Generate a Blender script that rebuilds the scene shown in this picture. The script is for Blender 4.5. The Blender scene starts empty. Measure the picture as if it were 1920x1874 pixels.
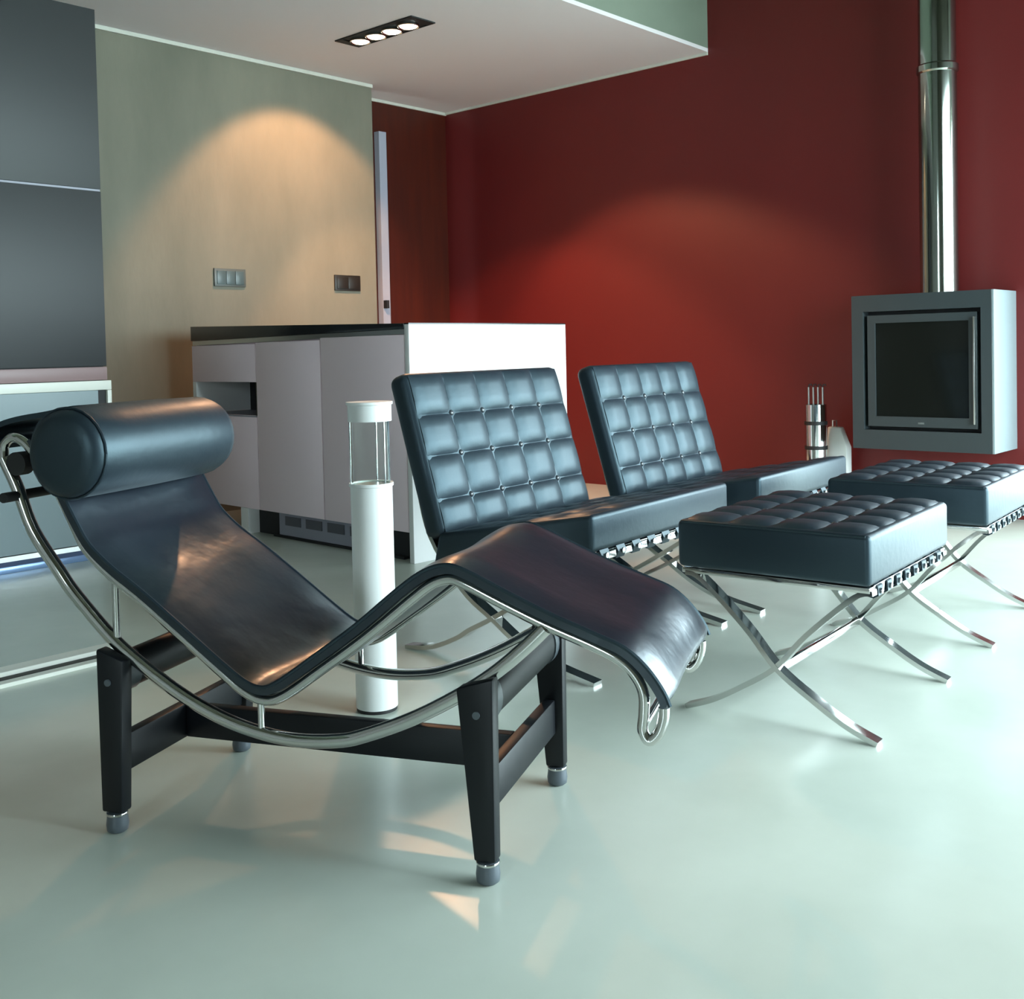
import bpy, bmesh, math, random
from mathutils import Vector, Matrix
random.seed(7)
scene = bpy.context.scene
COL = scene.collection

# ------------------------------------------------------------------ camera
F, CX, CY, CAMH = 2025.2, 970.6, 718.2, 0.8147
PITCH, ROLL = math.radians(1.7652), math.radians(1.2725)
fw = Vector((0, math.cos(PITCH), -math.sin(PITCH)))
up0 = Vector((0, math.sin(PITCH), math.cos(PITCH)))
rt0 = Vector((1, 0, 0))
rt = rt0 * math.cos(ROLL) - up0 * math.sin(ROLL)
up = up0 * math.cos(ROLL) + rt0 * math.sin(ROLL)
cam_data = bpy.data.cameras.new('camera')
cam = bpy.data.objects.new('camera', cam_data)
COL.objects.link(cam)
M = Matrix((rt, up, -fw)).transposed().to_4x4()
M.translation = Vector((0, 0, CAMH))
cam.matrix_world = M
cam_data.sensor_fit = 'HORIZONTAL'
cam_data.sensor_width = 36.0
cam_data.lens = F / 1920 * 36
cam_data.shift_x = (960 - CX) / 1920
cam_data.shift_y = (CY - 937) / 1920
cam_data.clip_start = 0.05
scene.camera = cam

# ------------------------------------------------------------------ sky, exposure
SKY = (0.76, 0.945, 1.0)
SKY_STRENGTH = 13.5
world = bpy.data.worlds.new('overcast_sky')
scene.world = world
world.use_nodes = True
bg = world.node_tree.nodes['Background']
bg.inputs['Color'].default_value = (*SKY, 1)
bg.inputs['Strength'].default_value = SKY_STRENGTH
vs = scene.view_settings
vs.view_transform = 'Standard'
vs.look = 'None'
vs.gamma = 1.0
vs.use_curve_mapping = False
vs.exposure = 0.27

# room axes: A runs along the concrete wall, B along the red wall
RA = math.radians(48.14)
A = Vector((math.cos(RA), math.sin(RA), 0))
B = Vector((-math.sin(RA), math.cos(RA), 0))
def R(a, b, z=0.0):
    return A * a + B * b + Vector((0, 0, z))
WIN_B = -1.35          # plane of the glazed wall behind and to the right of the camera
ROOM_A0, RED_A = -3.6, 5.101
HIGH = 4.6

WIN_A0 = 1.9            # the glazing starts here ...
SIDE_B1 = 1.15          # ... and wraps round the end of the red wall up to here
WIN_H = 2.6
WIN_H2 = 2.0             # the side glazing is lower
FILL0, FILL1 = -1.1, -0.2      # opening added in the unseen left wall to brighten the island front
FILLZ = 0.8
# daylight enters through the glazing: portals guide the sky sampling
def portal(center, ex, normal, sx, sz):
    pl = bpy.data.lights.new('window_portal', 'AREA')
    pl.shape = 'RECTANGLE'; pl.size = sx; pl.size_y = sz
    pl.cycles.is_portal = True
    po = bpy.data.objects.new('window_portal', pl); COL.objects.link(po)
    z = -normal                                   # area lights shine along local -Z
    pm = Matrix((Vector((0, 0, 1)).cross(z), Vector((0, 0, 1)), z)).transposed().to_4x4()
    pm.translation = center
    po.matrix_world = pm
portal(R((RED_A + WIN_A0) / 2, WIN_B - 0.02, WIN_H / 2), A, B, RED_A - WIN_A0, WIN_H)
portal(R(RED_A + 0.02, (SIDE_B1 + WIN_B) / 2, WIN_H2 / 2), B, -A, SIDE_B1 - WIN_B, WIN_H2)

portal(R(ROOM_A0 - 0.02, (FILL0 + FILL1) / 2, (2.4 + FILLZ) / 2), B, A, FILL1 - FILL0, 2.4 - FILLZ)  # sky fill through the added left opening
# ------------------------------------------------------------------ materials
def mat(name, color, rough=0.5, metal=0.0, spec=0.5, noise=None, bump=None, emit=None, coat=0.0, trans=0.0, stretch=None):
    m = bpy.data.materials.new(name); m.use_nodes = True
    nt = m.node_tree; bs = nt.nodes['Principled BSDF']
    bs.inputs['Base Color'].default_value = (*color, 1)
    bs.inputs['Roughness'].default_value = rough
    bs.inputs['Metallic'].default_value = metal
    bs.inputs['Specular IOR Level'].default_value = spec
    bs.inputs['Coat Weight'].default_value = coat
    bs.inputs['Transmission Weight'].default_value = trans
    if noise or bump:
        tc = nt.nodes.new('ShaderNodeTexCoord')
        mp = nt.nodes.new('ShaderNodeMapping')
        nt.links.new(tc.outputs['Object'], mp.inputs['Vector'])
        if stretch: mp.inputs['Scale'].default_value = stretch
    if noise:
        scale, amount, color2, detail = noise
        n = nt.nodes.new('ShaderNodeTexNoise')
        n.inputs['Scale'].default_value = scale
        n.inputs['Detail'].default_value = detail
        n.inputs['Roughness'].default_value = 0.6
        nt.links.new(mp.outputs['Vector'], n.inputs['Vector'])
        ramp = nt.nodes.new('ShaderNodeValToRGB')
        ramp.color_ramp.elements[0].position = 0.5 - amount
        ramp.color_ramp.elements[0].color = (*color, 1)
        ramp.color_ramp.elements[1].position = 0.5 + amount
        ramp.color_ramp.elements[1].color = (*color2, 1)
        nt.links.new(n.outputs['Fac'], ramp.inputs['Fac'])
        nt.links.new(ramp.outputs['Color'], bs.inputs['Base Color'])
    if bump:
        scale, strength, dist = bump
        n2 = nt.nodes.new('ShaderNodeTexNoise')
        n2.inputs['Scale'].default_value = scale
        n2.inputs['Detail'].default_value = 4
        nt.links.new(mp.outputs['Vector'], n2.inputs['Vector'])
        b = nt.nodes.new('ShaderNodeBump')
        b.inputs['Strength'].default_value = strength
        b.inputs['Distance'].default_value = dist
        nt.links.new(n2.outputs['Fac'], b.inputs['Height'])
        nt.links.new(b.outputs['Normal'], bs.inputs['Normal'])
    if emit:
        bs.inputs['Emission Color'].default_value = (*emit[0], 1)
        bs.inputs['Emission Strength'].default_value = emit[1]
    return m

MT = {}
MT['floor'] = mat('polished_concrete_floor', (0.50, 0.55, 0.485), 0.24, noise=(1.6, 0.22, (0.61, 0.66, 0.59), 5), bump=(3.0, 0.05, 0.02))
MT['concrete'] = mat('fair_faced_concrete', (0.145, 0.145, 0.110), 0.75, noise=(1.8, 0.20, (0.205, 0.195, 0.15), 8), bump=(20, 0.12, 0.01), stretch=(1.6, 1.6, 0.55))
MT['fascia'] = mat('fascia_concrete', (0.17, 0.205, 0.16), 0.8, noise=(2.0, 0.3, (0.22, 0.25, 0.20), 6))
MT['red'] = mat('red_paint', (0.115, 0.0065, 0.007), 0.5, noise=(1.2, 0.3, (0.140, 0.009, 0.009), 4))
MT['mahogany'] = mat('dark_mahogany', (0.042, 0.005, 0.002), 0.35, noise=(3.0, 0.25, (0.075, 0.010, 0.003), 6), stretch=(6, 6, 0.5))
MT['ceiling'] = mat('ceiling_paint', (0.76, 0.70, 0.725), 0.8)
MT['white'] = mat('white_plaster', (0.50, 0.49, 0.47), 0.7)
MT['trim'] = mat('pale_trim', (0.62, 0.62, 0.56), 0.6)
MT['chrome'] = mat('chrome', (0.64, 0.64, 0.63), 0.09, 1.0)
MT['steel'] = mat('brushed_steel', (0.62, 0.63, 0.62), 0.28, 1.0)
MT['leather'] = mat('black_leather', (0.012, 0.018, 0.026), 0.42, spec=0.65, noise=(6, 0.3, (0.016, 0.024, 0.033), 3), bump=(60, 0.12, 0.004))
MT['leather'].node_tree.nodes['Principled BSDF'].inputs['Specular Tint'].default_value = (0.62, 0.88, 1.0, 1)  # bluish window reflection put into the highlight tint
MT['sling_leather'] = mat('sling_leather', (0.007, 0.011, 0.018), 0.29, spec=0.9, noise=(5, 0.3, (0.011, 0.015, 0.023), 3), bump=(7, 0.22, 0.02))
MT['sling_leather'].node_tree.nodes['Principled BSDF'].inputs['Specular Tint'].default_value = (0.75, 0.9, 1.0, 1)  # sling highlights carry a painted window blue too
MT['blacksteel'] = mat('black_painted_steel', (0.005, 0.007, 0.010), 0.45, spec=0.35)
MT['black'] = mat('matt_black', (0.012, 0.012, 0.013), 0.6)
MT['rubber'] = mat('grey_rubber', (0.10, 0.12, 0.14), 0.35)
MT['pink_lit'] = mat('white_laminate_pink_bounce', (0.92, 0.745, 0.80), 0.4)  # white fronts with pink bounce from the red wall put into the colour
MT['gloss_white'] = mat('white_laminate', (0.85, 0.85, 0.85), 0.3)
MT['worktop'] = mat('black_stone', (0.012, 0.014, 0.016), 0.2)
MT['lantern'] = mat('white_metal', (0.80, 0.82, 0.81), 0.35)
MT['greydoor'] = mat('grey_cabinet', (0.028, 0.031, 0.033), 0.5)
MT['greylow'] = mat('blue_grey_cabinet', (0.26, 0.33, 0.35), 0.35)
MT['rose'] = mat('rose_rail', (0.30, 0.20, 0.20), 0.4)
MT['cream'] = mat('cream_edge', (0.85, 0.86, 0.78), 0.4)
MT['skytint'] = mat('sky_tinted_metal', (0.35, 0.52, 0.85), 0.22, 0.6)  # reflected sky blue put into the plinth's metal colour
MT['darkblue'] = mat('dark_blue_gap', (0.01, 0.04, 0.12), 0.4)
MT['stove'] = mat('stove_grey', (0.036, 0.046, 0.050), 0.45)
MT['stove_lit'] = mat('stove_grey_daylit', (0.24, 0.29, 0.31), 0.4)  # same grey as the casing, daylight on this side put into the colour
MT['flue'] = mat('flue_steel', (0.36, 0.39, 0.36), 0.10, 1.0)
MT['fireglass'] = mat('stove_glass', (0.006, 0.007, 0.006), 0.12)
MT['socket'] = mat('grey_plate', (0.09, 0.11, 0.105), 0.4)
MT['socket_in'] = mat('teal_grey_insert', (0.07, 0.11, 0.12), 0.35)
MT['socket_dk'] = mat('black_plate', (0.014, 0.013, 0.011), 0.4)
MT['jamb'] = mat('lilac_door_metal', (0.36, 0.38, 0.46), 0.4)
MT['vent'] = mat('grey_vent', (0.30, 0.30, 0.36), 0.45)
MT['ventin'] = mat('dark_vent', (0.10, 0.10, 0.12), 0.45)
MT['bulb'] = mat('lit_bulb', (1, 1, 1), 0.5, emit=((1.0, 0.86, 0.68), 14.0))
MT['reflector'] = mat('lamp_reflector', (0.85, 0.83, 0.8), 0.2, 1.0)
MT['terrace'] = mat('pale_terrace', (0.50, 0.56, 0.50), 0.8)
mg = mat('clear_glass', (0.95, 1.0, 0.98), 0.02, trans=1.0)
mg.node_tree.nodes['Principled BSDF'].inputs['IOR'].default_value = 1.08
MT['glass'] = mg

# ------------------------------------------------------------------ mesh helpers
class MB:
    def __init__(s): s.v = []; s.f = []
    def add(s, v, f):
        o = len(s.v); s.v += [tuple(p) for p in v]; s.f += [tuple(i + o for i in q) for q in f]; return s
    def box(s, x0, x1, y0, y1, z0, z1):
        v = [(x, y, z) for z in (z0, z1) for y in (y0, y1) for x in (x0, x1)]
        return s.add(v, [(0, 2, 3, 1), (4, 5, 7, 6), (0, 1, 5, 4), (2, 6, 7, 3), (0, 4, 6, 2), (1, 3, 7, 5)])
    def hexa(s, b4, t4):
        return s.add(list(b4) + list(t4), [(3, 2, 1, 0), (4, 5, 6, 7), (0, 1, 5, 4), (1, 2, 6, 5), (2, 3, 7, 6), (3, 0, 4, 7)])
    def rings(s, rings, closed_ring=True, cap=True):
        n = len(rings[0]); v = [p for r in rings for p in r]; f = []
        for i in range(len(rings) - 1):
            for j in range(n if closed_ring else n - 1):
                k = (j + 1) % n
                f.append((i * n + j, i * n + k, (i + 1) * n + k, (i + 1) * n + j))
        if cap:
            f.append(tuple(range(n))[::-1]); f.append(tuple(range((len(rings) - 1) * n, len(rings) * n)))
        return s.add(v, f)
    def tube(s, pts, r, seg=12):
        pts = [Vector(p) for p in pts]; rs = r if isinstance(r, (list, tuple)) else [r] * len(pts)
        rings = []; nrm = None
        for i, p in enumerate(pts):
            t = (pts[min(i + 1, len(pts) - 1)] - pts[max(i - 1, 0)]).normalized()
            if nrm is None:
                nrm = t.orthogonal().normalized()
            nrm = (nrm - t * nrm.dot(t)).normalized(); bn = t.cross(nrm)
            rings.append([p + (nrm * math.cos(2 * math.pi * k / seg) + bn * math.sin(2 * math.pi * k / seg)) * rs[i] for k in range(seg)])
        return s.rings(rings)
    def lathe(s, prof, cx=0, cy=0, seg=32, cap=True):
        return s.rings([[(cx + r * math.cos(2 * math.pi * k / seg), cy + r * math.sin(2 * math.pi * k / seg), z) for k in range(seg)] for r, z in prof], cap=cap)
    def bar(s, prof, th, w0, w1):
        """flat bar: 2D path (u,z) thickened by th in its own plane, wide from w0 to w1"""
        P = [Vector((p[0], p[1])) for p in prof]; rings = []
        for i, p in enumerate(P):
            t = (P[min(i + 1, len(P) - 1)] - P[max(i - 1, 0)]).normalized(); n = Vector((-t.y, t.x)) * th / 2
            a, b = p + n, p - n
            rings.append([(a.x, w0, a.y), (a.x, w1, a.y), (b.x, w1, b.y), (b.x, w0, b.y)])
        return s.rings(rings)

def crom(pts, sub=6):
    """Catmull-Rom resampling"""
    P = [Vector(p) for p in pts]; out = []
    for i in range(len(P) - 1):
        p0, p1, p2, p3 = P[max(i - 1, 0)], P[i], P[i + 1], P[min(i + 2, len(P) - 1)]
        for k in range(sub):
            t = k / sub
            out.append(0.5 * ((2 * p1) + (-p0 + p2) * t + (2 * p0 - 5 * p1 + 4 * p2 - p3) * t * t + (-p0 + 3 * p1 - 3 * p2 + p3) * t ** 3))
    out.append(P[-1]); return out

def fix_normals(me):
    bm = bmesh.new(); bm.from_mesh(me); bmesh.ops.recalc_face_normals(bm, faces=bm.faces); bm.to_mesh(me); bm.free()

def obj(name, mb, m, parent=None, smooth=False, bevel=0.0, seg=2, sharp=40, recalc=True):
    me = bpy.data.meshes.new(name); me.from_pydata([tuple(v) for v in mb.v], [], mb.f); me.update()
    if recalc: fix_normals(me)
    me.materials.append(MT[m])
    if bevel:
        bm = bmesh.new(); bm.from_mesh(me)
        es = [e for e in bm.edges if len(e.link_faces) == 2 and e.calc_face_angle(0) > math.radians(30)]
        bmesh.ops.bevel(bm, geom=es, offset=bevel, segments=seg, profile=0.5, affect='EDGES', clamp_overlap=True)
        bm.to_mesh(me); bm.free(); smooth = True
    if smooth:
        for p in me.polygons: p.use_smooth = True
        me.set_sharp_from_angle(angle=math.radians(sharp))
    o = bpy.data.objects.new(name, me); COL.objects.link(o)
    if parent: o.parent = parent
    return o
def tag(o, label, cat, group=None):
    o['label'] = label; o['category'] = cat
    if group: o['group'] = group
    return o
def empty(name, label, cat, loc=(0, 0, 0), rz=0.0, group=None):
    o = bpy.data.objects.new(name, None); COL.objects.link(o)
    o.location = loc; o.rotation_euler = (0, 0, rz); o.empty_display_size = 0.1
    return tag(o, label, cat, group)
def copy_tree(o, parent=None):
    c = o.copy(); COL.objects.link(c); c.parent = parent
    for ch in list(o.children): copy_tree(ch, c)
    return c
def struct(name, mb, m, parent=None, **k):
    o = obj(name, mb, m, parent, **k)
    if not parent: o['kind'] = 'structure'
    return o
def rbox(a0, a1, b0, b1, z0, z1, mb=None):
    """box along the room axes, in room-local coordinates (objects are rotated by RA)"""
    return (mb or MB()).box(a0, a1, b0, b1, z0, z1)
def room(o):
    o.rotation_euler = (0, 0, RA); return o

# ------------------------------------------------------------------ structure
CB, KB, KA, SB, BKB = 4.910, 4.910, 4.242, 3.136, 5.166   # concrete plane, its end, soffit edge, back wall plane
CH = 2.4
room(struct('floor', rbox(ROOM_A0 - .2, RED_A + .2, WIN_B - .1, 5.5, -0.1, 0.0), 'floor'))
room(struct('terrace', rbox(ROOM_A0 - 6, RED_A + 12, WIN_B - 14, WIN_B - .1, -0.16, -0.06).box(RED_A + .2, RED_A + 12, WIN_B - .1, 12, -0.16, -0.06).box(ROOM_A0 - 12, ROOM_A0 - 6, WIN_B - 14, 12, -0.16, -0.06).box(ROOM_A0 - 6, ROOM_A0 - .2, WIN_B - .1, 12, -0.16, -0.06), 'terrace'))
room(struct('wall_red', rbox(RED_A, RED_A + .2, SIDE_B1, 5.4, 0, HIGH), 'red'))
room(struct('wall_lintel', rbox(RED_A, RED_A + .2, WIN_B - .1, SIDE_B1, WIN_H2, HIGH), 'concrete'))
room(struct('wall_concrete', rbox(ROOM_A0, KA, CB, CB + .10, 0, CH), 'concrete'))
room(struct('wall_back', rbox(3.2, RED_A, BKB, BKB + .12, 0, CH), 'mahogany'))
room(struct('ceiling', rbox(ROOM_A0, RED_A, SB, 5.4, CH, CH + .02), 'ceiling'))
room(struct('wall_mezzanine', rbox(ROOM_A0, RED_A, SB, SB + .12, CH + .02, HIGH), 'fascia'))
room(struct('ceiling_upper', rbox(ROOM_A0, RED_A, WIN_B - .1, SB + .12, HIGH, HIGH + .1), 'concrete'))
room(struct('wall_left', rbox(ROOM_A0 - .2, ROOM_A0, WIN_B - .1, FILL0, 0, HIGH).box(ROOM_A0 - .2, ROOM_A0, FILL1, 5.4, 0, HIGH).box(ROOM_A0 - .2, ROOM_A0, FILL0, FILL1, 2.4, HIGH).box(ROOM_A0 - .2, ROOM_A0, FILL0, FILL1, 0, FILLZ), 'white'))
wl = room(struct('fill_window', rbox(ROOM_A0 - .12, ROOM_A0 - .06, FILL0, FILL1, FILLZ, FILLZ + 0.06), 'steel'))  # frame of the opening added for fill light on the island
for b in (FILL0 + .03, FILL1 - .03):
    obj('mullion', rbox(ROOM_A0 - .12, ROOM_A0 - .06, b - .03, b + .03, FILLZ + 0.06, 2.4), 'steel', wl)
room(struct('wall_window', rbox(ROOM_A0, WIN_A0, WIN_B - .1, WIN_B, 0, HIGH).box(WIN_A0, RED_A, WIN_B - .1, WIN_B, WIN_H, HIGH), 'concrete'))
# pale shadow-gap trims along the top of the walls
room(struct('trim_1', rbox(ROOM_A0, KA, CB - .012, CB, CH - .022, CH - .002), 'trim'))
room(struct('trim_2', rbox(4.36, RED_A, BKB - .012, BKB, CH - .02, CH - .002), 'trim'))
room(struct('trim_3', rbox(RED_A - .012, RED_A, SB, BKB - .014, CH - .016, CH - .001), 'trim'))
# twin metal floor track under the edge of the mezzanine
tk = room(struct('trim_4', rbox(-2.0, 1.475, 2.745, 2.775, 0.0, 0.010), 'cream'))
obj('track_rail', rbox(-2.0, 1.475, 2.835, 2.89, 0.0, 0.014), 'cream', tk)
obj('track_groove', rbox(-2.0, 1.475, 2.777, 2.833, 0.0, 0.003), 'black', tk)
# glazed wall: posts and rails
wf = room(struct('window_1', rbox(WIN_A0, RED_A, WIN_B - .08, WIN_B - .02, 0.0, 0.06), 'steel'))
for i in range(4):
    a = WIN_A0 + .03 + i * (RED_A - WIN_A0 - .06) / 3
    obj('mullion', rbox(a - .03, a + .03, WIN_B - .08, WIN_B - .02, 0.06, WIN_H), 'steel', wf)
wg = room(struct('window_2', rbox(RED_A + .04, RED_A + .10, WIN_B, SIDE_B1, 0.0, 0.06), 'steel'))
for i in range(3):
    b = WIN_B + .03 + i * (SIDE_B1 - WIN_B - .06) / 2
    obj('mullion', rbox(RED_A + .04, RED_A + .10, b - .03, b + .03, 0.06, WIN_H2), 'steel', wg)
# steel door edge with latch in the gap beside the concrete wall
dr = room(struct('door_1', rbox(4.475, 4.535, BKB - .045, BKB - .001, 0.0, 2.19), 'jamb'))
obj('door_latch', rbox(4.478, 4.50, BKB - .075, BKB - .046, 1.09, 1.14), 'black', dr)
obj('door_stop', rbox(4.536, 4.55, BKB - .03, BKB - .001, 0.0, 2.19), 'black', dr)

# ------------------------------------------------------------------ chaise longue
CH_O, CH_Y = (-0.3237, 1.9186, 0), math.radians(-17.99)
ch = empty('chaise_longue', 'black leather chaise longue on a curved chrome cradle and black base', 'chaise longue', CH_O, CH_Y)
WN, WF = -0.175, 0.195
rail2 = [(-0.572, 0.640), (-0.570, 0.664), (-0.552, 0.678), (-0.530, 0.672), (-0.510, 0.655), (-0.485, 0.625), (-0.458, 0.585), (-0.426, 0.526), (-0.399, 0.481), (-0.350, 0.438), (-0.295, 0.402), (-0.216, 0.345), (-0.140, 0.289), (-0.092, 0.256), (-0.054, 0.244), (-0.017, 0.255),
         (0.047, 0.299), (0.132, 0.360), (0.213, 0.425), (0.250, 0.452), (0.279, 0.461), (0.305, 0.454), (0.365, 0.427), (0.433, 0.398), (0.506, 0.371), (0.545, 0.353), (0.569, 0.331), (0.581, 0.305), (0.581, 0.274), (0.579, 0.250), (0.588, 0.236), (0.602, 0.248), (0.610, 0.270), (0.611, 0.287)]
arc2 = [(-0.572, 0.640), (-0.544, 0.586), (-0.513, 0.512), (-0.459, 0.441), (-0.427, 0.402), (-0.355, 0.332), (-0.299, 0.291), (-0.220, 0.244), (-0.143, 0.210), (-0.067, 0.190), (0.007, 0.183), (0.079, 0.189), (0.127, 0.202), (0.208, 0.235), (0.286, 0.277), (0.347, 0.317), (0.399, 0.361), (0.433, 0.394)]
def path3(p2, w): return [Vector((q.x, w, q.y)) for q in crom([Vector((a, b)) for a, b in p2], 5)]
for w in (WN, WF):
    obj('side_rail', MB().tube(path3(rail2, w), 0.0085), 'chrome', ch, smooth=True)
    obj('rocker_arc', MB().tube(path3(arc2, w), 0.0115), 'chrome', ch, smooth=True)
    obj('post', MB().tube([(-0.343, w, 0.325), (-0.343, w, 0.428)], 0.006), 'chrome', ch, smooth=True)
    obj('post', MB().tube([(-0.062, w, 0.196), (-0.062, w, 0.240)], 0.006), 'chrome', ch, smooth=True)
    hub = MB().tube([(-0.536, w - .012, 0.632), (-0.536, w + .012, 0.632)], 0.021, 18)
    obj('pivot_cap', hub, 'black', ch, smooth=True)
obj('head_crossbar', MB().tube([(-0.540, -0.215, 0.575), (-0.540, 0.215, 0.575)], 0.009), 'black', ch, smooth=True)
obj('foot_crossbar', MB().tube([(0.583, WN, 0.262), (0.583, WF, 0.262)], 0.007), 'chrome', ch, smooth=True)
obj('seat_crossbar', MB().tube([(-0.054, WN, 0.243), (-0.054, WF, 0.243)], 0.006), 'chrome', ch, smooth=True)
# leather sling: follows the rail a little above it
sl2 = [(-0.505, 0.675), (-0.470, 0.622), (-0.446, 0.580), (-0.414, 0.524), (-0.388, 0.486), (-0.342, 0.448), (-0.288, 0.413), (-0.210, 0.357), (-0.135, 0.302), (-0.088, 0.271), (-0.054, 0.261), (-0.022, 0.270),
       (0.040, 0.312), (0.125, 0.373), (0.205, 0.438), (0.246, 0.466), (0.279, 0.476), (0.309, 0.469), (0.370, 0.441), (0.438, 0.411), (0.512, 0.383), (0.553, 0.366), (0.583, 0.340), (0.604, 0.311), (0.613, 0.290)]
sp = crom([Vector(p) for p in sl2], 4)
def sling(th, w0, w1, nw=10):
    mb = MB(); n = len(sp); rings = []
    for i, p in enumerate(sp):
        t = (sp[min(i + 1, n - 1)] - sp[max(i - 1, 0)]).normalized(); nn = Vector((-t.y, t.x))
        k = min(1, i / 6, (n - 1 - i) / 3 + .35)
        ring = []
        for j in range(nw + 1):
            x = j / nw; e = 1 - (2 * x - 1) ** 6; sag = 0.014 * (1 - (2 * x - 1) ** 2)
            q = p + nn * (th * (0.45 + 0.55 * e) * max(k, .35) - sag)
            ring.append((q.x, w0 + (w1 - w0) * x, q.y))
        for j in range(nw, -1, -1):
            x = j / nw; sag = 0.014 * (1 - (2 * x - 1) ** 2)
            q = p - nn * (sag + .004)
            ring.append((q.x, w0 + (w1 - w0) * x, q.y))
        rings.append(ring)
    return mb.rings(rings)
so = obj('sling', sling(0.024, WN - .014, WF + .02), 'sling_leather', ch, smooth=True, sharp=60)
for w in (WN - .014, WF + .02):
    pts = []
    for i, p in enumerate(sp):
        t = (sp[min(i + 1, len(sp) - 1)] - sp[max(i - 1, 0)]).normalized(); nn = Vector((-t.y, t.x)); q = p + nn * 0.010
        pts.append((q.x, w, q.y))
    obj('piping', MB().tube(pts[4:], 0.0035, 6), 'leather', so, smooth=True)
# headrest roll with its strap
pc = (-0.418, 0.652); prad = 0.080
pr_ = []
for w, r in ((-.215, .0), (-.214, .045), (-.210, .064), (-.200, .075), (-.185, .080), (-.1, .081), (0, .0815), (.1, .081), (.19, .080), (.207, .075), (.217, .064), (.222, .045), (.223, .0)):
    pr_.append([(pc[0] + max(r, .001) * math.cos(2 * math.pi * k / 28), w, pc[1] + max(r, .001) * math.sin(2 * math.pi * k / 28)) for k in range(28)])
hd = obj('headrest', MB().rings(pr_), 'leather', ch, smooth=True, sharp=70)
seam = [(pc[0] + .0795 * math.cos(2 * math.pi * k / 28), -.192, pc[1] + .0795 * math.sin(2 * math.pi * k / 28)) for k in range(29)]
obj('seam', MB().tube(seam, 0.0022, 6), 'leather', hd, smooth=True)
st2 = crom([Vector(p) for p in [(-0.43, 0.726), (-0.47, 0.726), (-0.53, 0.716), (-0.60, 0.706), (-0.645, 0.692), (-0.650, 0.668), (-0.625, 0.657)]], 4)
obj('headrest_strap', MB().bar(st2, 0.010, -0.115, 0.12), 'leather', ch, smooth=True)
# base
def leg(u_top0, u_top1, u_b0, u_b1, w0, w1, zt0, zt1):
    return MB().hexa([(u_b0, w0, .036), (u_b1, w0, .036), (u_b1, w1, .036), (u_b0, w1, .036)], [(u_top0, w0, zt0), (u_top1, w0, zt1), (u_top1, w1, zt1), (u_top0, w1, zt0)])
for sw in (-1, 1):
    w0, w1 = (-.207, -.179) if sw < 0 else (.181, .209)
    for side in (-1, 1):
        if side > 0: o = obj('leg', leg(.297, .357, .320, .355, w0, w1, .300, .318), 'blacksteel', ch, bevel=.004)
        else: o = obj('leg', leg(-.363, -.309, -.361, -.320, w0, w1, .318, .300), 'blacksteel', ch, bevel=.004)
        uc = .338 if side > 0 else -.340; wc = (w0 + w1) / 2
        f = MB().lathe([(.0, .001), (.013, .0), (.018, .004), (.019, .014), (.0175, .026), (.0175, .034), (.0, .0355)], uc, wc, 20)
        obj('foot', f, 'rubber', o, smooth=True, sharp=50)
        ring = MB().lathe([(.0180, .0300), (.0184, .031), (.0184, .033), (.0180, .034)], uc, wc, 20)
        obj('foot_ring', ring, 'chrome', o, smooth=True)
        bolt = MB().tube([(uc - (.008 if side > 0 else -.001), w0 - .003 if sw < 0 else w1 - .001, .262), (uc - (.008 if side > 0 else -.001), w0 + .001 if sw < 0 else w1 + .003, .262)], .006, 12)
        obj('bolt', bolt, 'rubber', o, smooth=True)
def capsule(u, zc, hw, hh, w0, w1):
    prof = [(u + hw * math.cos(2 * math.pi * k / 20), zc + hh * math.sin(2 * math.pi * k / 20)) for k in range(20)]
    return MB().rings([[(a, w0, b) for a, b in prof], [(a, w1, b) for a, b in prof]])
for u in (-.337, .330):
    o = obj('crossbar', capsule(u, .272, .020, .034, -.179, .181), 'blacksteel', ch, smooth=True)
    for w in (WN + .0, WF - .035):
        obj('rubber_sleeve', capsule(u, .272, .0222, .0362, w - .002, w + .030), 'rubber', o, smooth=True)
    obj('end_stretcher', MB().box(u - .011, u + .011, -.179, .181, .100, .164), 'blacksteel', ch, bevel=.003)
obj('long_stretcher', MB().box(-.326, .319, -.011, .011, .101, .163), 'blacksteel', ch, bevel=.003)

# ------------------------------------------------------------------ tufted furniture
_pads = {}
def pad_mesh(du, dv, hgt):
    """one quilted leather square, local x,y in the face, z outwards"""
    key = (round(du, 4), round(dv, 4))
    if key in _pads: return _pads[key]
    n = 5; v = []; f = []
    xs = [-1, -.78, -.3, .3, .78, 1]
    for j in range(n + 1):
        for i in range(n + 1):
            x, y = xs[i], xs[j]
            hh = hgt * (1 - abs(x) ** 5) ** .6 * (1 - abs(y) ** 5) ** .6 * (1 - .25 * (x * y) ** 2)
            v.append((x * du / 2, y * dv / 2, hh - .0035 * (abs(x * y) ** 3)))
    for j in range(n):
        for i in range(n):
            a = j * (n + 1) + i; f.append((a, a + 1, a + n + 2, a + n + 1))
    me = bpy.data.meshes.new('leather_square'); me.from_pydata(v, [], f); me.update(); me.materials.append(MT['leather'])
    for p in me.polygons: p.use_smooth = True
    _pads[key] = me; return me
_btn = None
def button_mesh():
    global _btn
    if _btn: return _btn
    mb = MB().lathe([(.0085, -.001), (.0085, .002), (.006, .0045), (.001, .0058)], 0, 0, 10)
    me = bpy.data.meshes.new('button'); me.from_pydata(mb.v, [], mb.f); me.update(); me.materials.append(MT['button'])
    for p in me.polygons: p.use_smooth = True
    _btn = me; return me
MT['button'] = mat('button_leather', (0.05, 0.06, 0.07), 0.25, spec=0.8)
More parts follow.
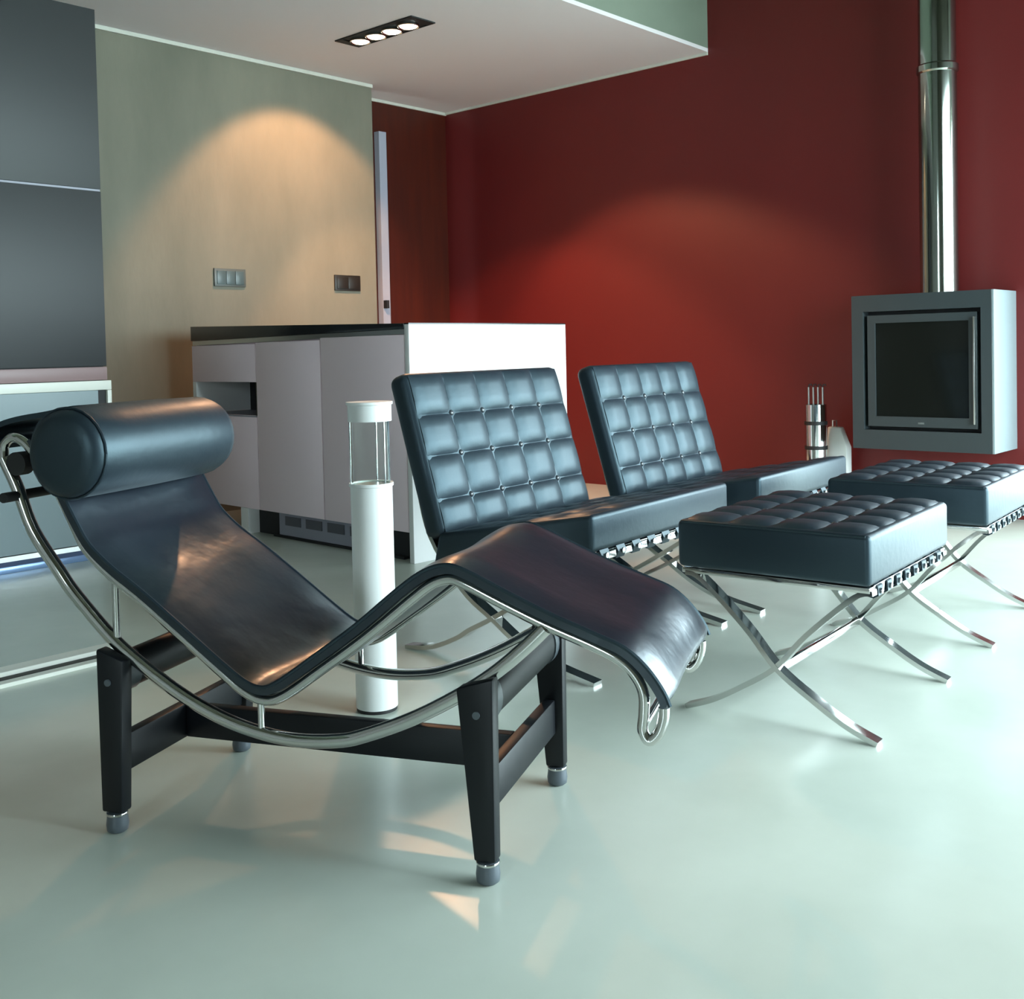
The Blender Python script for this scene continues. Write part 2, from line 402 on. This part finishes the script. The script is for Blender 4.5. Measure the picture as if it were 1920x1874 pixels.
def frame(origin, ex, ez):
    ex = Vector(ex).normalized(); ez = Vector(ez).normalized(); ey = ez.cross(ex)
    m = Matrix((ex, ey, ez)).transposed().to_4x4(); m.translation = Vector(origin); return m
def quilt(parent, origin, ex, ez, colw, rowh, hgt=.011):
    """grid of pads on a face: columns along ex, rows along ey = ez x ex"""
    Mx = frame(origin, ex, ez); x = 0
    for i, cwid in enumerate(colw):
        y = 0
        for j, rh in enumerate(rowh):
            o = bpy.data.objects.new('leather_square', pad_mesh(cwid - .001, rh - .001, hgt)); COL.objects.link(o); o.parent = parent
            o.matrix_local = Mx @ Matrix.Translation((x + cwid / 2, y + rh / 2, 0))
            y += rh
            if i < len(colw) - 1 and j < len(rowh) - 1:
                b = bpy.data.objects.new('button', button_mesh()); COL.objects.link(b); b.parent = parent
                b.matrix_local = Mx @ Matrix.Translation((x + cwid, y, -.001))
        x += cwid
def prism(prof, w0, w1):
    return MB().rings([[(u, w0, z) for u, z in prof], [(u, w1, z) for u, z in prof]])
LH = 0.359
def lounge_chair(label, loc):
    c = empty('lounge_chair', label, 'chair', loc, math.radians(-37.39), 'tufted lounge chairs')
    # back cushion (profile in u,z)
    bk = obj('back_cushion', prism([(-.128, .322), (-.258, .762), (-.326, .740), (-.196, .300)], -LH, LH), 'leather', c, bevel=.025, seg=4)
    ev = Vector((-.258 + .128, 0, .762 - .322)); L = ev.length; ev.normalize(); nv = Vector((ev.z, 0, -ev.x))
    # columns run along w (from far to near so that ez = outward), rows up the cushion
    mg_ = .014; cols = [(2 * LH - 2 * mg_) / 5] * 5; rows = [.20 * L, .26 * L, .25 * L, .25 * L]
    o0 = Vector((-.128, -LH + mg_, .322)) + ev * .008 + nv * .0005
    quilt(bk, o0, (0, 1, 0), nv, cols, rows)
    # seat cushion
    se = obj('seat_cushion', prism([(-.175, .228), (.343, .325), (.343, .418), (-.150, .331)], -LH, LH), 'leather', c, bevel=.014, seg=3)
    sv = Vector((.343 + .150, 0, .418 - .331)); L2 = sv.length; sv.normalize(); ns = Vector((-sv.z, 0, sv.x))
    o1 = Vector((-.120, -LH + mg_, .331)) + sv * .010 + ns * .0008
    rows2 = [(L2 - .052) / 4] * 4
    Mx = frame(o1, sv, ns)
    quilt(se, o1, sv, ns, rows2, cols, .010)
    # chrome X frames, one each side
    a1 = crom([Vector(p) for p in [(-.277, .630), (-.228, .470), (-.182, .318), (-.075, .188), (.02, .125), (.105, .072), (.20, .032), (.335, .004)]], 5)
    a2 = crom([Vector(p) for p in [(.335, .306), (.25, .262), (.145, .196), (.02, .122), (-.055, .083), (-.10, .055), (-.19, .018), (-.285, .004)]], 5)
    for w in (-.336, .336):
        obj('frame_bar', MB().bar(a1, .012, w - .018, w + .018), 'chrome', c, smooth=True)
        obj('frame_bar', MB().bar(a2, .012, w - .017, w + .017), 'chrome', c, smooth=True)
        obj('seat_side_bar', MB().bar([Vector((-.20, .214)), Vector((.338, .314))], .011, w - .017, w + .017), 'chrome', c)
    obj('front_bar', MB().box(.325, .338, -.318, .318, .298, .322), 'chrome', c, bevel=.003)
    obj('rear_bar', MB().box(-.205, -.192, -.318, .318, .203, .227), 'chrome', c, bevel=.003)
    obj('back_bar', MB().box(-.285, -.275, -.316, .316, .608, .630), 'chrome', c, bevel=.003)
    for k in range(9):
        w = -.30 + k * .075
        s = obj('strap', MB().bar([Vector((-.19, .224)), Vector((.30, .3155)), Vector((.335, .3255)), Vector((.3415, .312)), Vector((.335, .296)), Vector((.310, .299))], .004, w - .019, w + .019), 'leather', c)
        obj('stud', MB().tube([(.344, w, .312), (.348, w, .312)], .007, 10), 'chrome', s, smooth=True)
    return c
lounge_chair('black tufted leather lounge chair with chrome legs, standing behind the chaise longue', (.1149, 3.0525, 0))
lounge_chair('black tufted leather lounge chair against the red wall backdrop, beside the fireplace tool stand', (.665, 3.7213, 0))

def ottoman(label, loc):
    c = empty('ottoman', label, 'ottoman', loc, math.radians(-37.13), 'tufted ottomans')
    U, W = .217, .273
    cu = obj('cushion', MB().box(-U, U, -W, W, .323, .428), 'leather', c, bevel=.012, seg=3)
    mg_ = .012
    quilt(cu, (-U + mg_, -W + mg_, .4272), (1, 0, 0), (0, 0, 1), [(2 * U - 2 * mg_) / 4] * 4, [(2 * W - 2 * mg_) / 5] * 5, .010)
    for w in (-W, W):
        for u in (1,):
            obj('piping', MB().tube([(-U + .01, w * .988, .424), (U - .01, w * .988, .424)], .003, 6), 'leather', cu, smooth=True)
    L1 = [(-.204, .309), (-.165, .296), (-.064, .205), (.008, .124), (.09, .068), (.158, .029), (.222, .004)]
    a1 = crom([Vector(p) for p in L1], 5); a2 = [Vector((-q.x + .012, q.y)) for q in a1]
    for w in (-.246, .246):
        obj('frame_bar', MB().bar(a1, .011, w - .015, w + .015), 'chrome', c, smooth=True)
        obj('frame_bar', MB().bar(a2, .011, w - .014, w + .014), 'chrome', c, smooth=True)
        obj('side_bar', MB().box(-.212, .212, w - .015, w + .015, .308, .320), 'chrome', c, bevel=.002)
    for u in (-.204, .204):
        obj('cross_bar', MB().box(u - .006, u + .006, -.231, .231, .298, .320), 'chrome', c, bevel=.002)
    obj('lower_brace', MB().box(.002, .014, -.231, .231, .112, .130), 'chrome', c, bevel=.002)
    for k in range(8):
        w = -.205 + k * .0586
        s = obj('strap', MB().bar([Vector((-.20, .3215)), Vector((.200, .3215)), Vector((.2125, .316)), Vector((.2135, .298)), Vector((.204, .293)), Vector((.19, .296))], .004, w - .015, w + .015), 'leather', c)
        obj('stud', MB().tube([(.2155, w, .306), (.219, w, .306)], .006, 10), 'chrome', s, smooth=True)
    return c
ottoman('black tufted leather ottoman on crossed chrome legs beside the foot of the chaise longue', (.6854, 2.4867, 0))
ottoman('black tufted leather ottoman on crossed chrome legs, standing in front of the wood stove', (1.2141, 3.1613, 0))

# ------------------------------------------------------------------ floor lantern
fl = empty('floor_lantern', 'slim white metal cylinder lantern with open glass top between chaise and chair', 'lantern', (-0.338, 2.45, 0))
obj('base_ring', MB().lathe([(.001, 0), (.046, 0), (.046, .008), (.001, .008)], seg=40), 'black', fl, smooth=True, sharp=40)
bd = obj('body', MB().lathe([(.030, .008), (.0475, .008), (.0475, .512), (.0505, .513), (.0505, .520), (.044, .520), (.044, .515), (.030, .515)], seg=40, cap=False), 'lantern', fl, smooth=True, sharp=35)
obj('burner', MB().lathe([(.001, .515), (.043, .515), (.043, .517), (.020, .518), (.001, .518)], seg=24), 'steel', fl, smooth=True)
obj('glass_chimney', MB().lathe([(.0435, .5175), (.0435, .672), (.0415, .672), (.0415, .5175), (.0435, .5175)], seg=40, cap=False), 'glass', fl, smooth=True, sharp=60)
for k in range(3):
    t = math.radians(200 + 120 * k)
    obj('rod', MB().tube([(.0465 * math.cos(t), .0465 * math.sin(t), .52), (.0465 * math.cos(t), .0465 * math.sin(t), .662)], .0018, 6), 'chrome', fl, smooth=True)
obj('cap', MB().lathe([(.043, .660), (.0495, .660), (.0495, .697), (.053, .698), (.053, .704), (.001, .704), (.001, .698), (.043, .696), (.043, .660)], seg=40, cap=False), 'lantern', fl, smooth=True, sharp=35)

# ------------------------------------------------------------------ kitchen island: x along the white end, y along the pink front
IY = RA - math.radians(1.6864)
isl = empty('kitchen_island', 'pale kitchen island with black worktop, white end panel and dark niche', 'kitchen island', (-.411, 4.1225, 0), IY)
IL, IW = 1.603, .911
body = MB().box(.022, IW - .02, .032, 1.05, .115, .888)
obj('body', body, 'pink_lit', isl)
obj('body', MB().box(.022, IW - .02, 1.065, IL - .002, .115, .535), 'pink_lit', isl)
obj('body', MB().box(.022, IW - .02, 1.065, IL - .002, .70, .888), 'pink_lit', isl)
obj('end_panel', MB().box(.0, IW, -.0, .026, .0, .921), 'gloss_white', isl, bevel=.0015)
obj('door', MB().box(.001, .020, .030, .566, .118, .882), 'pink_lit', isl, bevel=.002)
obj('door', MB().box(.001, .020, .571, 1.052, .118, .872), 'pink_lit', isl, bevel=.002)
obj('door', MB().box(.001, .020, 1.057, IL, .118, .543), 'pink_lit', isl, bevel=.002)
obj('drawer', MB().box(.001, .020, 1.057, IL, .694, .866), 'pink_lit', isl, bevel=.002)
obj('handle_strip', MB().hexa([(.006, .03, .8845), (.021, .03, .8845), (.021, IL, .868), (.006, IL, .868)], [(.006, .03, .903), (.021, .03, .903), (.021, IL, .889), (.006, IL, .889)]), 'steel', isl)
nb = MB().box(.30, .31, 1.057, IL, .535, .70)
obj('niche_back', nb, 'black', isl)
obj('niche_side', MB().box(.004, .30, 1.0525, 1.064, .543, .694), 'worktop', isl)
obj('niche_side', MB().box(.002, .30, IL - .03, IL, .543, .694), 'gloss_white', isl)
obj('niche_floor', MB().box(.0, .30, 1.057, IL - .03, .536, .5425), 'vent', isl)
wt = MB().hexa([(-.002, .027, .905), (IW, .027, .905), (IW, IL + .002, .890), (-.002, IL + .002, .890)], [(-.002, .027, .925), (IW, .027, .925), (IW, IL + .002, .960), (-.002, IL + .002, .960)])
obj('worktop', wt, 'worktop', isl, bevel=.0015)
obj('worktop_end', MB().box(.0, IW, .0, .0265, .9212, .926), 'worktop', isl)
obj('toe_kick', MB().box(.06, IW - .06, .028, 1.2, .0, .1145), 'black', isl)
obj('support_leg', MB().box(.001, IW - .06, 1.15, 1.21, .0, .117), 'gloss_white', isl)
vn = obj('vent_grille', MB().box(.040, .058, .30, .96, .012, .108), 'vent', isl)
for k in range(4):
    y = .33 + k * .155
    obj('vent_slot', MB().box(.036, .0402, y, y + .115, .058, .098), 'ventin', vn)
obj('toe_strip', MB().box(.034, .058, .10, 1.0, .0, .010), 'black', isl)

# ------------------------------------------------------------------ tall grey cabinet in front of the concrete wall
tc_ = empty('tall_cabinet', 'tall dark grey cabinet wall with cream ledge and metal plinth tinted with sky reflection', 'cabinet', (0, 0, 0), RA)
TB, TA0, TA1 = 4.217, .2, 2.18
obj('carcass', MB().box(TA0, TA1 - .004, TB + .02, CB - .003, .0, 2.23), 'greydoor', tc_)
obj('upper_door', MB().box(TA0, TA1, TB, TB + .019, 1.507, 2.235), 'greydoor', tc_, bevel=.002)
obj('lower_door', MB().box(TA0, TA1, TB, TB + .019, .785, 1.498), 'greydoor', tc_, bevel=.002)
obj('door_gap', MB().box(TA0, TA1 - .002, TB + .004, TB + .0195, 1.4985, 1.5065), 'vent', tc_)
obj('rail', MB().box(TA0, TA1, TB - .004, TB + .019, .728, .782), 'rose', tc_, bevel=.003)
obj('cream_ledge', MB().box(TA0, TA1 + .012, TB - .012, TB + .019, .688, .726), 'cream', tc_, bevel=.002)
obj('cream_jamb', MB().box(TA1 - .006, TA1 + .012, TB - .012, TB + .019, .06, .687), 'cream', tc_, bevel=.002)
obj('dark_gap', MB().box(TA1 - .040, TA1 - .007, TB + .002, TB + .0195, .06, .687), 'black', tc_)
obj('base_panel', MB().box(TA0, TA1 - .041, TB, TB + .019, .066, .687), 'greylow', tc_)
obj('plinth_edge', MB().box(TA0, TA1, TB - .012, TB + .018, .045, .064), 'steel', tc_)
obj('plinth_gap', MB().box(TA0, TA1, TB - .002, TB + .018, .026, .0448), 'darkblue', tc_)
obj('plinth', MB().box(TA0, TA1, TB - .010, TB + .018, .0, .0258), 'skytint', tc_, bevel=.002)

# ------------------------------------------------------------------ wall plates on the concrete
def plate(name, label, a0, a1, z0, z1, m, mi, n):
    p = empty(name, label, 'wall plate', R(KA + (a0 + a1) / 2, CB, (z0 + z1) / 2), RA)
    w, h = (a1 - a0) / 2, (z1 - z0) / 2
    obj('cover', MB().box(-w, w, -.010, 0, -h, h), m, p, bevel=.002)
    for k in range(n):
        x0 = -w + .012 + k * (2 * w - .024) / n
        obj('rocker', MB().box(x0 + .002, x0 + (2 * w - .024) / n - .002, -.014, -.0095, -h + .012, h - .012), mi, p, bevel=.0015)
    return p
plate('light_switch', 'grey-green switch plate on the concrete wall beneath the light pool', -1.105, -.915, 1.178, 1.272, 'socket', 'socket_in', 3)
plate('power_socket', 'black double socket on the concrete wall beside the doorway gap', -.318, -.130, 1.176, 1.266, 'socket_dk', 'socket_dk', 2)

# ------------------------------------------------------------------ wood stove on the red wall, x along -B (to the right), y into the wall
SD = .30
stv = empty('wood_stove', 'grey square wood stove with black glass door mounted on red wall', 'stove', R(RED_A - SD, 0, 0), RA)
# local: x = A (towards wall), y = B ; front at x=0, wall at x=SD
def bcoord(x, y): return -x * math.sin(RA) + y * math.cos(RA)
y0, y1 = bcoord(2.040, 4.619), bcoord(1.564, 5.045)      # right (near) and left (far) edges
Z0, Z1 = .320, 1.028
t = .055
obj('casing', MB().box(.0, SD - .001, y0 + .012, y0 + t, Z0, Z1).box(.0, SD - .001, y1 - t, y1, Z0, Z1).box(.0, SD - .001, y0 + t, y1 - t, Z1 - .075, Z1).box(.0, SD - .001, y0 + t, y1 - t, Z0, Z0 + .088), 'stove', stv)
obj('casing_lit_side', MB().box(.001, SD - .001, y0, y0 + .0115, Z0, Z1), 'stove_lit', stv, bevel=.002)  # thin slab carrying the daylit tone of the casing side
obj('firebox', MB().box(.06, SD - .001, y0 + t + .001, y1 - t - .001, Z0 + .089, Z1 - .076), 'black', stv)
dy0, dy1, dz0, dz1 = y0 + t + .018, y1 - t - .018, Z0 + .105, Z1 - .093
fw_ = .036
dd = obj('door', MB().box(.006, .03, dy0, dy0 + fw_, dz0, dz1).box(.006, .03, dy1 - fw_, dy1, dz0, dz1).box(.006, .03, dy0 + fw_, dy1 - fw_, dz1 - fw_, dz1).box(.006, .03, dy0 + fw_, dy1 - fw_, dz0, dz0 + fw_ + .01), 'stove', stv)
obj('glass', MB().box(.014, .022, dy0 + fw_, dy1 - fw_, dz0 + fw_ + .01, dz1 - fw_), 'fireglass', dd)
obj('handle', MB().box(-.012, .006, dy0 + .004, dy0 + .012, dz0 + .02, dz1 - .02), 'steel', dd, bevel=.002)
obj('badge', MB().box(.004, .006, (dy0 + dy1) / 2 - .014, (dy0 + dy1) / 2 + .014, dz0 + .014, dz0 + .022), 'steel', dd)
fy = (bcoord(1.814, 4.888) + bcoord(1.935, 4.78)) / 2
fx = .10; fr = .082
obj('flue_pipe', MB().lathe([(fr, Z1), (fr, 2.02)], fx, fy, 40), 'flue', stv, smooth=True, sharp=50)
obj('flue_collar', MB().lathe([(fr + .001, 2.005), (fr + .008, 2.012), (fr + .008, 2.038), (fr + .001, 2.045)], fx, fy, 40), 'flue', stv, smooth=True)
obj('flue_pipe', MB().lathe([(fr - .002, 2.03), (fr - .002, HIGH - .002)], fx, fy, 40), 'flue', stv, smooth=True, sharp=50)

# ------------------------------------------------------------------ fireplace tools
tx, ty = 1.452, 5.265
ts = empty('fireplace_tool_stand', 'slim chrome fireplace tool stand with two dark bands beside the stove', 'tool stand', (tx, ty, 0))
cs = MB().lathe([(.001, .0), (.058, .0), (.058, .010), (.052, .014), (.052, .515), (.046, .515), (.046, .02), (.001, .02)], seg=32)
obj('canister', cs, 'chrome', ts, smooth=True, sharp=40)
for z in (.305, .425):
    obj('band', MB().lathe([(.0525, z - .009), (.0545, z - .009), (.0545, z + .009), (.0525, z + .009)], seg=32), 'black', ts, smooth=True, sharp=40)
for k, (lab, cat) in enumerate([('fire poker', 'poker'), ('fire brush', 'brush'), ('fire tongs', 'tongs'), ('ash shovel', 'shovel')]):
    off = -.036 + k * .0245
    px, py = tx + off * .745, ty - off * .667
    e = empty('fireplace_tool', 'thin chrome fireplace tool handle rising from the slim chrome tool stand', 'fireplace tool', (px, py, .024), 0, 'fireplace tools in the stand')
    obj('handle', MB().tube([(0, 0, .0), (0, 0, .575)], .0048, 8), 'steel', e, smooth=True)
    obj('hook', MB().tube([(0, 0, .573), (.003, 0, .588), (.012, 0, .590), (.016, 0, .580)], .003, 6), 'black', e, smooth=True)
# bright ash pan leaning beside the stand
sh = empty('ash_pan', 'shiny white metal ash pan standing between tool stand and stove', 'ash pan', tuple(Vector((tx, ty, 0)) + A * .115 - B * .062), RA - math.pi / 2)
obj('pan', MB().rings([[(-.050, -.03, 0), (.055, -.03, 0), (.055, .03, 0), (-.050, .03, 0)], [(-.050, -.03, .30), (.055, -.03, .30), (.055, .03, .30), (-.050, .03, .30)], [(-.050, -.02, .40), (.020, -.02, .40), (.020, .02, .40), (-.050, .02, .40)]]), 'lantern', sh, bevel=.008)
obj('pan_handle', MB().tube([(-.03, 0, .398), (-.03, 0, .43), (-.01, 0, .43), (-.01, 0, .398)], .004, 8), 'steel', sh, smooth=True)

# ------------------------------------------------------------------ recessed ceiling light with four lamps
LC = (-.622, 5.384)
def downlight(label, loc, targets, power, spread):
    e = empty('ceiling_light', label, 'ceiling light', loc, RA + math.pi / 2)   # local x along B
    hl, hw = .285, .078
    z = -.003
    tr = MB().box(-hl, hl, -hw, -hw + .008, z - .004, z + .002).box(-hl, hl, hw - .008, hw, z - .004, z + .002).box(-hl, -hl + .05, -hw + .008, hw - .008, z - .004, z + .002).box(hl - .05, hl, -hw + .008, hw - .008, z - .004, z + .002)
    obj('trim_frame', tr, 'black', e)
    obj('tray', MB().box(-hl + .05, hl - .05, -hw + .008, hw - .008, z, z + .002), 'black', e)
    for k in range(4):
        x = -.178 + k * .1187
        l = obj('lamp', MB().lathe([(.001, -.010), (.044, -.012), (.050, -.018), (.054, -.016), (.052, -.004), (.001, -.004)], x, 0, 28), 'reflector', e, smooth=True)
        obj('bulb', MB().lathe([(.001, -.022), (.030, -.021), (.042, -.0155), (.043, -.013), (.001, -.0115)], x, 0, 24), 'bulb', l, smooth=True)
        ld = bpy.data.lights.new('lamp_beam', 'SPOT'); ld.energy = power[k]; ld.color = (1.0, .50, .25)
        ld.spot_size = math.radians(spread[k]); ld.spot_blend = .3; ld.shadow_soft_size = .055
        lo = bpy.data.objects.new('lamp_beam', ld); COL.objects.link(lo)
        p = Vector(loc) + B * x + Vector((0, 0, -.035)); lo.location = p
        d = Vector(targets[k]); lo.rotation_euler = d.to_track_quat('-Z', 'Y').to_euler()
    return e
def dirn(a, b, z): return A * a + B * b + Vector((0, 0, z))
downlight('recessed black ceiling light with four lit round lamps', (LC[0], LC[1], CH),
          [dirn(-1.2, -1.13, -1), dirn(.46, -.25, -1), dirn(.36, .05, -1), dirn(.06, .58, -1)], [110, 120, 105, 105], [30, 84, 84, 92])
